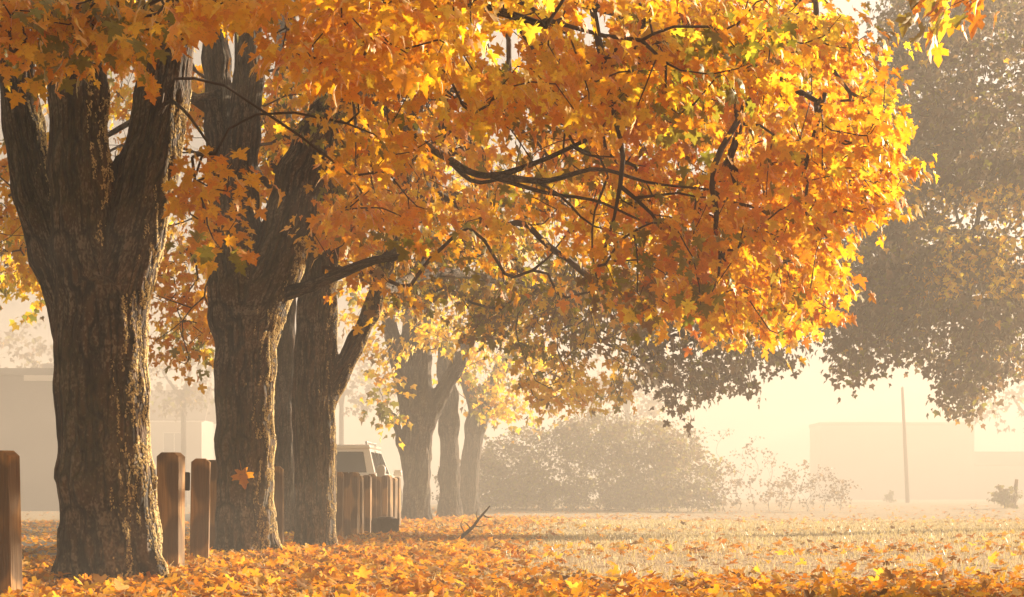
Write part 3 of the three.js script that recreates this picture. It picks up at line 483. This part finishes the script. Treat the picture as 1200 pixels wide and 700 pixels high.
for (let i = 0; i < 9; i++) { // straggling shrubs beside the thicket
  const r = rng(70 + i), x = [866, 884, 902, 925, 946, 966, 985, 850, 915][i], top = [520, 512, 530, 545, 538, 545, 562, 505, 556][i], d = mix(68, 75, r());
  const p = at(x, HORIZON, d); p.y = groundY(p.x, p.z);
  const t = thing('shrub', null, (i < 4 || i > 6 ? 'tall straggling shrub with thin upright stems, ' : 'low spreading bare-twigged shrub, ') + ['second', 'third', 'fourth', 'sixth', 'seventh', 'eighth', 'ninth', 'first', 'fifth'][i] + ' outward from the thicket', 'shrub', i < 4 || i > 6 ? 'straggling shrubs beside the thicket' : 'low shrubs before the pale building');
  growTree(t, { seeds: [p], root: p, size: 0.095, kind: 'low', dye: (q) => (q() < 0.5 ? 6 : 7), spread: 0.34, per: 9, twigSeg: 3, blobs: [[x, (top + 590) / 2, i < 4 || i > 6 ? 9 : 18, (590 - top) / 2, d - 0.6, d + 0.6, 16], [x, top + 8, 7, 12, d - 0.3, d + 0.3, 5, 4]] }, 770 + i);
}
{ // round dark bush and small pointed evergreen by the pale building
  let p = at(1178, HORIZON, 74); p.y = groundY(p.x, p.z);
  growTree(thing('bush', null, 'small dense bush beside the leaning stake at the field edge', 'bush'), { seeds: [p], root: p, size: 0.13, kind: 'low', dye: (q) => (q() < 0.7 ? 5 : 6), spread: 0.25, per: 14, twigSeg: 3, blobs: [[1178, 582, 15, 13, 73.5, 74.5, 40]] }, 781);
  p = at(1043, HORIZON, 108); p.y = groundY(p.x, p.z);
  growTree(thing('small_conifer', null, 'tiny pointed evergreen at the foot of the pale building', 'shrub'), { seeds: [p], root: p, size: 0.15, kind: 'low', dye: () => 5, spread: 0.2, per: 12, twigSeg: 3, blobs: [[1043, 591, 8, 4, 107.7, 108.3, 9], [1043, 585, 5, 4, 107.7, 108.3, 7], [1043, 579, 2.5, 4, 107.8, 108.2, 4]] }, 783);
}
console.log('trees grown');
finishLeaves();

// ------------------------------------------------------------------ buildings in the haze
function boxAt(x0, x1, y0, y1, z0, z1) { const g = new THREE.BoxGeometry(x1 - x0, y1 - y0, z1 - z0); g.translate((x0 + x1) / 2, (y0 + y1) / 2, (z0 + z1) / 2); return g; }
const plaster = (r, g, b) => std(r, g, b, 0.9, { bumpMap: rep(gBump, 3, 3), bumpScale: 0.01 });
const glass = std(0.03, 0.035, 0.04, 0.12), trim = std(0.6, 0.58, 0.54, 0.6), roofTile = std(0.16, 0.10, 0.08, 0.8), paleTrim = std(0.75, 0.73, 0.7, 0.5);
function windowOn(t, x0, x1, y0, y1, z) {
  const w = part('window', boxAt(x0, x1, y0, y1, z - 0.05, z + 0.02), glass, t);
  const f = [boxAt(x0 - 0.08, x1 + 0.08, y1, y1 + 0.08, z - 0.04, z + 0.06), boxAt(x0 - 0.12, x1 + 0.12, y0 - 0.08, y0, z - 0.04, z + 0.12), boxAt(x0 - 0.08, x0, y0, y1, z - 0.04, z + 0.05), boxAt(x1, x1 + 0.08, y0, y1, z - 0.04, z + 0.05), boxAt((x0 + x1) / 2 - 0.03, (x0 + x1) / 2 + 0.03, y0, y1, z - 0.03, z + 0.04)];
  part('frame', mergeGeometries(f), trim, w);
}
function gable(x0, x1, y0, y1, z0, z1, over) {           // ridge along x
  const zm = (z0 + z1) / 2, s = new THREE.Shape([[z0 - over, y0 - 0.12], [zm, y1], [z1 + over, y0 - 0.12], [z1 + over, y0 + 0.05], [zm, y1 + 0.2], [z0 - over, y0 + 0.05]].map(([a, b]) => new THREE.Vector2(-a, b)));
  const g = new THREE.ExtrudeGeometry(s, { depth: x1 - x0 + 2 * over, bevelEnabled: false }); g.rotateY(Math.PI / 2); g.translate(x0 - over, 0, 0); return g;
}
{ // grey flat-roofed house on the left
  const d = 86, k = d / F, gx = (x) => (x - 600) * k, gy = (y) => EYE - (y - HORIZON) * k, t = thing('house', null, 'grey flat-roofed house across the road beyond the nearest post', 'house');
  part('wall', boxAt(gx(-190), gx(96), -0.4, gy(440), -d - 7, -d), plaster(0.24, 0.23, 0.24), t);
  const rf = part('roof', boxAt(gx(-196), gx(100), gy(440) + 0.003, gy(432), -d - 7.2, -d + 0.25), std(0.2, 0.19, 0.19, 0.7), t);
  part('chimney', boxAt(gx(28), gx(64), gy(432), gy(420), -d - 4.2, -d - 3.4), paleTrim, rf);
  part('gutter', boxAt(gx(30), gx(66), gy(447), gy(440.5), -d + 0.27, -d + 0.37), paleTrim, rf);
  windowOn(t, gx(-110), gx(-70), gy(540), gy(480), -d);
  const dr = part('door', boxAt(gx(-160), gx(-126), -0.12, 1.95, -d - 0.04, -d + 0.03), std(0.12, 0.08, 0.06, 0.5), t); part('handle', boxAt(gx(-132), gx(-130), 0.9, 0.98, -d + 0.03, -d + 0.08), trim, dr);
}
{ // gabled house between the first two trunks
  const d = 150, k = d / F, gx = (x) => (x - 600) * k, gy = (y) => EYE - (y - HORIZON) * k, t = thing('house', null, 'gabled house across the road seen between the two nearest maple trunks', 'house');
  part('wall', boxAt(gx(108), gx(236), -0.4, gy(492), -d - 6, -d), plaster(0.42, 0.39, 0.35), t);
  const rf = part('roof', gable(gx(108), gx(236), gy(492), gy(458), -d - 6, -d, 0.35), roofTile, t); part('chimney', boxAt(gx(186), gx(200), gy(480), gy(448), -d - 3.6, -d - 3), plaster(0.4, 0.3, 0.25), rf);
  part('gutter', boxAt(gx(106), gx(240), gy(494) - 0.08, gy(494) + 0.04, -d + 0.37, -d + 0.47), paleTrim, rf);
  windowOn(t, gx(192), gx(216), gy(548), gy(508), -d); windowOn(t, gx(128), gx(156), gy(548), gy(508), -d);
}
{ // pale block on the right
  const d = 190, k = d / F, gx = (x) => (x - 600) * k, gy = (y) => EYE - (y - HORIZON) * k, t = thing('pale_building', null, 'pale flat-roofed building with a lower wing, nearly lost in haze', 'building');
  part('wall', boxAt(gx(962), gx(1142), -0.3, gy(499), -d - 7, -d), plaster(0.48, 0.46, 0.43), t);
  const rf = part('roof', boxAt(gx(961), gx(1143), gy(499) + 0.003, gy(495), -d - 7.1, -d + 0.12), std(0.3, 0.25, 0.2, 0.8), t);
  part('wing', boxAt(gx(1142) + 0.003, gx(1260), -0.3, gy(545), -d - 5, -d - 0.8), plaster(0.42, 0.40, 0.37), t);
  part('wing_roof', gable(gx(1143) + 0.2, gx(1260), gy(545), gy(531), -d - 5, -d - 0.8, 0.2), roofTile, t);
}
{ // thin utility pole and stake
  const d = 112, p = at(1064, HORIZON, d); p.y = groundY(p.x, p.z) - 0.05; const t = thing('utility_pole', p, 'thin leaning pole standing before the pale building', 'pole');
  const b = newBuf(); tubeInto(b, V(0, 0, 0), V(-0.32, 6.9, 0), 0.13, 0.085, 10); part('shaft', bufGeo(b), std(0.13, 0.1, 0.08, 0.85), t);
  const cap = new THREE.ConeGeometry(0.1, 0.12, 10); cap.translate(-0.32, 6.95, 0); part('cap', cap, std(0.2, 0.2, 0.2, 0.5), t);
  const s = at(1188, HORIZON, 74); s.y = groundY(s.x, s.z) - 0.1; const st = new RoundedBoxGeometry(0.12, 1.3, 0.1, 2, 0.015); st.translate(0, 0.6, 0);
  const m = single('stake', st, postWood, 'short leaning wooden stake beside the small bush', 'stake'); m.position.copy(s); m.rotation.z = -0.10;
}

// ------------------------------------------------------------------ parked car across the posts
{
  const t = thing('parked_car', V(-3.78, groundY(-3.78, -40) , -40.2), 'pale silver estate car with roof rails parked behind the post row', 'car');
  t.rotation.y = -0.05;
  const paint = new THREE.MeshPhysicalMaterial({ color: new THREE.Color().setRGB(0.78, 0.76, 0.72), metalness: 0.1, roughness: 0.35, clearcoat: 1, clearcoatRoughness: 0.08 }), dark = std(0.03, 0.032, 0.035, 0.12), rubber = std(0.025, 0.025, 0.025, 0.9), steel = std(0.5, 0.5, 0.5, 0.3, { metalness: 0.9 });
  // z: 0 is the rear bumper, -4.6 the nose
  const prof = new THREE.Shape([[0.05, 0.42], [0, 0.62], [0.05, 1.02], [-0.06, 1.06], [-3.25, 1.04], [-4.3, 0.92], [-4.6, 0.72], [-4.6, 0.42], [-4.35, 0.32], [-0.25, 0.32]].map(([z, y]) => new THREE.Vector2(z, y)));
  const body = new THREE.ExtrudeGeometry(prof, { depth: 1.66, bevelEnabled: true, bevelSize: 0.07, bevelThickness: 0.09, bevelSegments: 3 }); body.rotateY(-Math.PI / 2); body.translate(0.83, 0, 0);
  // extrude lies in x-y: turn so that the profile runs along z
  part('body', body, paint, t);
  const bp = body.attributes.position; for (let i = 0; i < bp.count; i++) { const x = bp.getX(i); bp.setX(i, x); }
  const ring = (w, z0, z1, y) => [[-w, y, z0], [w, y, z0], [w, y, z1], [-w, y, z1]].map((a) => V(...a));
  const lo = ring(0.85, -0.02, -3.1, 1.05), hi = ring(0.68, -0.32, -2.35, 1.66);
  const quad = (a, b, c, d2) => { const g = new THREE.BufferGeometry(); g.setAttribute('position', new THREE.Float32BufferAttribute([a, b, c, a, c, d2].flatMap((v) => v.toArray()), 3)); g.setAttribute('uv', new THREE.Float32BufferAttribute([0, 0, 1, 0, 1, 1, 0, 0, 1, 1, 0, 1], 2)); g.computeVertexNormals(); return g; };
  const faces = [0, 1, 2, 3].map((i) => [lo[i], lo[(i + 1) % 4], hi[(i + 1) % 4], hi[i]]);
  part('cabin', mergeGeometries([...faces.map((f) => quad(...f)), quad(hi[0], hi[1], hi[2], hi[3])]), paint, t);
  const inset = (f, u0, u1, v0, v1, out) => { const P = (u, v) => f[0].clone().lerp(f[1], u).lerp(f[3].clone().lerp(f[2], u), v); const n = f[1].clone().sub(f[0]).cross(f[3].clone().sub(f[0])).normalize().multiplyScalar(out); return quad(...[[u0, v0], [u1, v0], [u1, v1], [u0, v1]].map(([u, v]) => P(u, v).add(n))); };
  part('rear_window', inset(faces[0], 0.10, 0.90, 0.10, 0.86, 0.012), dark, t);
  part('windscreen', inset(faces[2], 0.07, 0.93, 0.08, 0.9, 0.012), dark, t);
  for (const k of [1, 3]) for (const [a, b] of [[0.08, 0.30], [0.34, 0.60], [0.64, 0.90]]) part('side_window', inset(faces[k], k === 1 ? a : 1 - b, k === 1 ? b : 1 - a, 0.12, 0.86, 0.012), dark, t);
  const roof = new RoundedBoxGeometry(1.42, 0.1, 2.1, 3, 0.045); roof.translate(0, 1.685, -1.32); part('roof', roof, paint, t);
  for (const s of [-1, 1]) {
    const rail = new RoundedBoxGeometry(0.05, 0.05, 1.7, 2, 0.02); rail.translate(s * 0.60, 1.79, -1.3); const rr = part('roof_rail', rail, steel, t);
    part('rail_foot', mergeGeometries([boxAt(s * 0.60 - 0.02, s * 0.60 + 0.02, 1.73, 1.775, -0.6, -0.5), boxAt(s * 0.60 - 0.02, s * 0.60 + 0.02, 1.73, 1.775, -2.1, -2.0)]), steel, rr);
    const tl = new RoundedBoxGeometry(0.16, 0.3, 0.1, 2, 0.03); tl.translate(s * 0.76, 0.88, 0.09); part('tail_light', tl, std(0.3, 0.02, 0.02, 0.25), t);
    const mr = new RoundedBoxGeometry(0.2, 0.16, 0.12, 3, 0.05); mr.translate(s * 1.03, 1.14, -2.72); part('mirror', mr, paint, t);
    for (const z of [-0.85, -3.6]) { const w = new THREE.TorusGeometry(0.24, 0.095, 10, 26); w.rotateY(Math.PI / 2); w.translate(s * 0.82, 0.335, z); const wm = part('wheel', w, rubber, t); const rim = new THREE.CylinderGeometry(0.19, 0.19, 0.14, 20); rim.rotateZ(Math.PI / 2); rim.translate(s * 0.82, 0.335, z); part('rim', rim, steel, wm); }
  }
  const bumper = new RoundedBoxGeometry(1.72, 0.2, 0.16, 3, 0.06); bumper.translate(0, 0.5, 0.1); part('bumper', bumper, std(0.06, 0.06, 0.06, 0.6), t);
}

// ------------------------------------------------------------------ the row of wooden posts
{
  const spots = [[12.0, -3.24], [13.75, -3.02], [15.6, -2.84], [17.35, -2.89], [19.7, -3.14], [21.0, -3.0], [22.1, -2.78], [23.9, -2.62]];
  for (let i = 0; i < 12; i++) spots.push([25.4 + i * 1.02, -2.47 + 0.021 * i]);
  const profile = (w, h) => new THREE.Shape([[-w, -0.25], [w, -0.25], [w, h - 0.03], [w - 0.035, h], [-w + 0.035, h], [-w, h - 0.03]].map(([a, b]) => new THREE.Vector2(a, b)));
  const geos = [0, 1, 2].map((k) => { const g = new THREE.ExtrudeGeometry(profile(0.078 + k * 0.006, 0.945 + 0.02 * k), { depth: 0.13, bevelEnabled: true, bevelSize: 0.008, bevelThickness: 0.008, bevelSegments: 2 }); g.translate(0, 0, -0.065); const u = g.attributes.uv, P = g.attributes.position, N = g.attributes.normal; for (let i = 0; i < u.count; i++) u.setXY(i, (Math.abs(N.getX(i)) > 0.7 ? P.getZ(i) : P.getX(i)) + k * 0.37, P.getY(i) + k * 0.61); return g; });
  const blockG = new RoundedBoxGeometry(0.10, 0.17, 0.10, 2, 0.012);
  const label = ['brown wooden post standing alone beside the three-stemmed maple, apart from the others', 'wooden post hidden behind the three-stemmed maple, its side block peeping out', 'broad wooden post just beside the three-stemmed maple', 'wooden post with a small side block, between the two nearest maples', 'narrow-looking wooden post half behind the two-stemmed maple'];
  const r = rng(91);
  spots.forEach(([d, x], i) => {
    const t = thing('wooden_post', V(x, groundY(x, -d), -d), label[i] ?? ('wooden post of the row past the car, ' + ['fifteenth', 'fourteenth', 'thirteenth', 'twelfth', 'eleventh', 'tenth', 'ninth', 'eighth', 'seventh', 'sixth', 'fifth', 'fourth', 'third', 'second', 'first'][i - 5] + ' from the broad hazy maple'), 'post', 'posts along the road');
    t.rotation.set((r() - 0.5) * 0.04, (r() - 0.5) * 0.4 - 0.1, (r() - 0.5) * 0.05);
    part('shaft', geos[i % 3], postWood, t); if (i >= 8) t.scale.x = mix(0.55, 0.8, r());
    if (i === 1 || i === 3) { const b = part('side_block', blockG, darkWood, t); b.position.set(i === 1 ? -0.145 : -0.15, 0.78 - (i % 2) * 0.04, 0); }
  });
  const bp = V(-2.62, groundY(-2.62, -37.6), -37.6), t = thing('bollard', bp, 'pale round-topped bollard behind the last wooden posts', 'bollard');
  const pts = [[0.0, 1.23], [0.05, 1.22], [0.09, 1.18], [0.10, 1.12], [0.09, 1.06], [0.085, 1.0], [0.085, 0.1], [0.12, 0.06], [0.12, -0.1]].map(([a, b]) => new THREE.Vector2(a, b)).reverse();
  part('shaft', new THREE.LatheGeometry(pts, 18), std(0.35, 0.33, 0.3, 0.6), t); const ringG = new THREE.TorusGeometry(0.092, 0.012, 6, 20); ringG.rotateX(Math.PI / 2); ringG.translate(0, 0.98, 0); part('collar', ringG, std(0.15, 0.14, 0.13, 0.5), t);
}
{ // rough dark timber block at the end of the posts
  const d = 30.2, p = at(451, HORIZON, d); p.y = groundY(p.x, p.z); const t = thing('timber_block', p, 'squat dark block sitting in the leaves by the last posts', 'block');
  const g = new THREE.BoxGeometry(0.36, 0.31, 0.34, 8, 6, 8), q = g.attributes.position; g.translate(0, 0.12, 0);
  for (let i = 0; i < q.count; i++) { const y = q.getY(i), f = 1 + (0.2 - y) * 0.25; q.setXYZ(i, q.getX(i) * f + 0.02 * (noise(q.getX(i) * 14, y * 14, q.getZ(i) * 14) - 0.5) + (y > 0.25 ? 0.02 : 0), y + 0.02 * (noise(q.getX(i) * 9, 5, q.getZ(i) * 9) - 0.5), q.getZ(i) * f); }
  g.computeVertexNormals(); part('body', g, darkWood, t).rotation.y = 0.35;
  const cap = new THREE.CylinderGeometry(0.13, 0.14, 0.03, 14); cap.translate(0.02, 0.285, 0); part('cut_top', cap, std(0.07, 0.05, 0.035, 0.9), t);
}
{ // fallen branch standing up out of the leaves
  const d = 25.5, o = at(540, HORIZON, d), k = d / F; o.y = groundY(o.x, o.z); const t = thing('fallen_branch', o, 'dead forked branch sticking up out of the fallen leaves', 'branch');
  const q = (x, y, z = 0) => V((x - 540) * k, (640 - y) * k, z);
  part('stem', limbGeo([q(528, 647), q(540, 634), q(553, 624, 0.1), q(561, 613, 0.12), q(569, 604, 0.1), q(574, 598, 0.05)], 0.032, 0.010, 8), twigMat, t);
  for (const [a, b, c, r0] of [[[566, 608], [571, 611], [577, 611], 0.014], [[552, 625], [546, 618], [541, 616], 0.012], [[545, 630], [540, 620], [543, 612], 0.010], [[556, 621], [563, 622], [570, 620], 0.009], [[560, 614], [558, 607], [560, 602], 0.008]]) part('twig', limbGeo([q(...a, 0.1), q(...b, 0.02), q(...c, -0.08)], r0, 0.003, 6), twigMat, t);
}

// ------------------------------------------------------------------ fallen leaves and dry grass
{
  const r = rng(123), g = () => (r() + r() + r() - 1.5) / 1.5;
  const density = (x, d) => { // how thickly the leaves lie
    const streak = noise(x * 0.35 + d * 0.1, 4, d * 0.55), fine = noise(x * 1.6, 8, d * 1.2);
    const left = step(0.6, -1.4, x - (d - 14) * 0.04), front = step(15.6, 12.6, d + 2.2 * (fine - 0.4) + 0.8 * streak), drift = step(18.5, 20.5, d + 1.5 * (streak - 0.5)) * step(26, 23.5, d + 2 * (fine - 0.5)), back = step(36, 44, d) * 0.03;
    return clamp(Math.max(0.92 * left, 0.62 * front, 0.16 * drift, back, 0.15 * step(0.62, 0.76, streak), 0.014) * mix(0.5, 1.25, fine), 0, 1) * (x < -3.9 ? 0.5 : 1);
  };
  const near = [], far = [];
  const one = (x, z, s, tilt) => { const q = r(), k = q < 0.37 ? 0 : q < 0.54 ? 1 : q < 0.74 ? 2 : q < 0.92 ? 3 : 4, c = litterDyes[k], v = mix(0.7, 1.1, r()); return { p: V(x, groundY(x, z) + 0.012 + 0.06 * r() * r(), z), dir: V(g(), 0.25 * g() * tilt, g()).normalize(), nrm: V(g() * tilt, 1, g() * tilt).normalize(), s: s * mix(0.65, 1.2, r()), w: mix(0.8, 1.1, r()), k: Math.floor(r() * 12), dye: k, c: [c[0] * v, c[1] * v, c[2] * v] }; };
  for (let i = 0; i < 36000; i++) { const d = Math.sqrt(mix(9.5 * 9.5, 20 * 20, r())), x = (r() - 0.5) * (d * 0.64 + 1.5), z = -d; if (r() < density(x, d)) near.push(one(x, z, 0.088, 1.3)); }
  for (let i = 0; i < 52000; i++) { const d = Math.sqrt(mix(20 * 20, 52 * 52, r())), x = (r() - 0.5) * (d * 0.62 + 1); if (r() < density(x, d) * 0.9) far.push(one(x, -d, 0.105, 1.2)); }
  for (let i = 0; i < 9000; i++) { const d = mix(50, 82, r()), x = (r() - 0.5) * d * 0.62; if (r() < 0.14) far.push(one(x, -d, 0.12, 0.9)); }
  // the 300 that show largest are things of their own
  const seen = near.filter((l) => { const d = -l.p.z, x = 600 + l.p.x * F / d, y = HORIZON - (l.p.y - EYE) * F / d; return x > 5 && x < 1195 && y < 690 && !(x > 60 && x < 205 && d > 13.4) && !(x > 240 && x < 400 && d > 18.5); }).sort((a, b) => (b.p.y * 8 + b.s * 30 + b.p.z * 0.8) - (a.p.y * 8 + a.s * 30 + a.p.z * 0.8)).slice(0, 300), own = new Set(seen);
  for (const l of seen) {
    const w = litterDyes[l.dye][3], m = single('fallen_leaf', leafGeos.mid[l.k], litterMats[l.dye], 'fallen ' + w + ' maple leaf lying loose on top of the litter near the thick maple', 'leaf', 'fallen ' + w + ' leaves on top of the litter');
    leafMatrix(l, m.matrix); m.matrix.decompose(m.position, m.quaternion, m.scale); m.position.y += 0.012;
  }
  tag(part('leaf_litter', leafMass(near.filter((l) => !own.has(l)), 'mid'), litterStuff), 'carpet of fallen orange and brown maple leaves', 'leaf litter', null, 'stuff');
  tag(part('distant_leaf_litter', leafMass(far, 'low'), litterStuff), 'thin scatter of fallen leaves over the field farther back', 'leaf litter', null, 'stuff');
  // short dry grass
  const p = [], c = [], id = [];
  for (let i = 0; i < 90000; i++) {
    const d = Math.sqrt(mix(9 * 9, 46 * 46, r())), x = mix(-4.2, d * 0.32 + 0.8, r()); if (x < -d * 0.32 - 0.8 || r() < density(x, d) * 0.75) continue;
    const h = mix(0.025, 0.075, r()) * (0.6 + 0.8 * noise(x * 0.8, 2, d * 0.8)), w = mix(0.004, 0.008, r()) * (d > 25 ? 1.8 : 1), a = r() * 6.28, z = -d, y = groundY(x, z) - 0.005, n = p.length / 3, lx = g() * h * 0.9, lz = g() * h * 0.9;
    p.push(x - Math.cos(a) * w, y, z - Math.sin(a) * w, x + Math.cos(a) * w, y, z + Math.sin(a) * w, x + lx, y + h, z + lz); const v = mix(0.6, 1.1, r()), q = r(); for (let k = 0; k < 3; k++) c.push(0.62 * v, (q < 0.7 ? 0.52 : 0.52) * v, (q < 0.7 ? 0.31 : 0.22) * v); id.push(n, n + 1, n + 2);
  }
  const gg = new THREE.BufferGeometry(); gg.setAttribute('position', new THREE.Float32BufferAttribute(p, 3)); gg.setAttribute('color', new THREE.Float32BufferAttribute(c, 3)); gg.setIndex(id); gg.computeVertexNormals();
  tag(part('dry_grass', gg, new THREE.MeshPhysicalMaterial({ roughness: 1, transmission: 0.4, thickness: 0, side: THREE.DoubleSide, vertexColors: true, clearcoat: 0.3, clearcoatRoughness: 0.3 })), 'short dry grass of the field', 'grass', null, 'stuff');
}
{ // one leaf caught on the bark of the second maple
  const l = { p: at(283, 552, U(0.0086) - 0.33), dir: V(0.2, -1, 0.1), nrm: V(0.1, 0.15, 1), s: 0.19, w: 1, k: 2 };
  const m = single('clinging_leaf', leafGeos.fine[2], dyeMats[1], 'single orange leaf stuck to the bark of the two-stemmed maple', 'leaf'); leafMatrix(l, m.matrix); m.matrix.decompose(m.position, m.quaternion, m.scale);
}
console.log('done');
renderer.render(scene, camera);
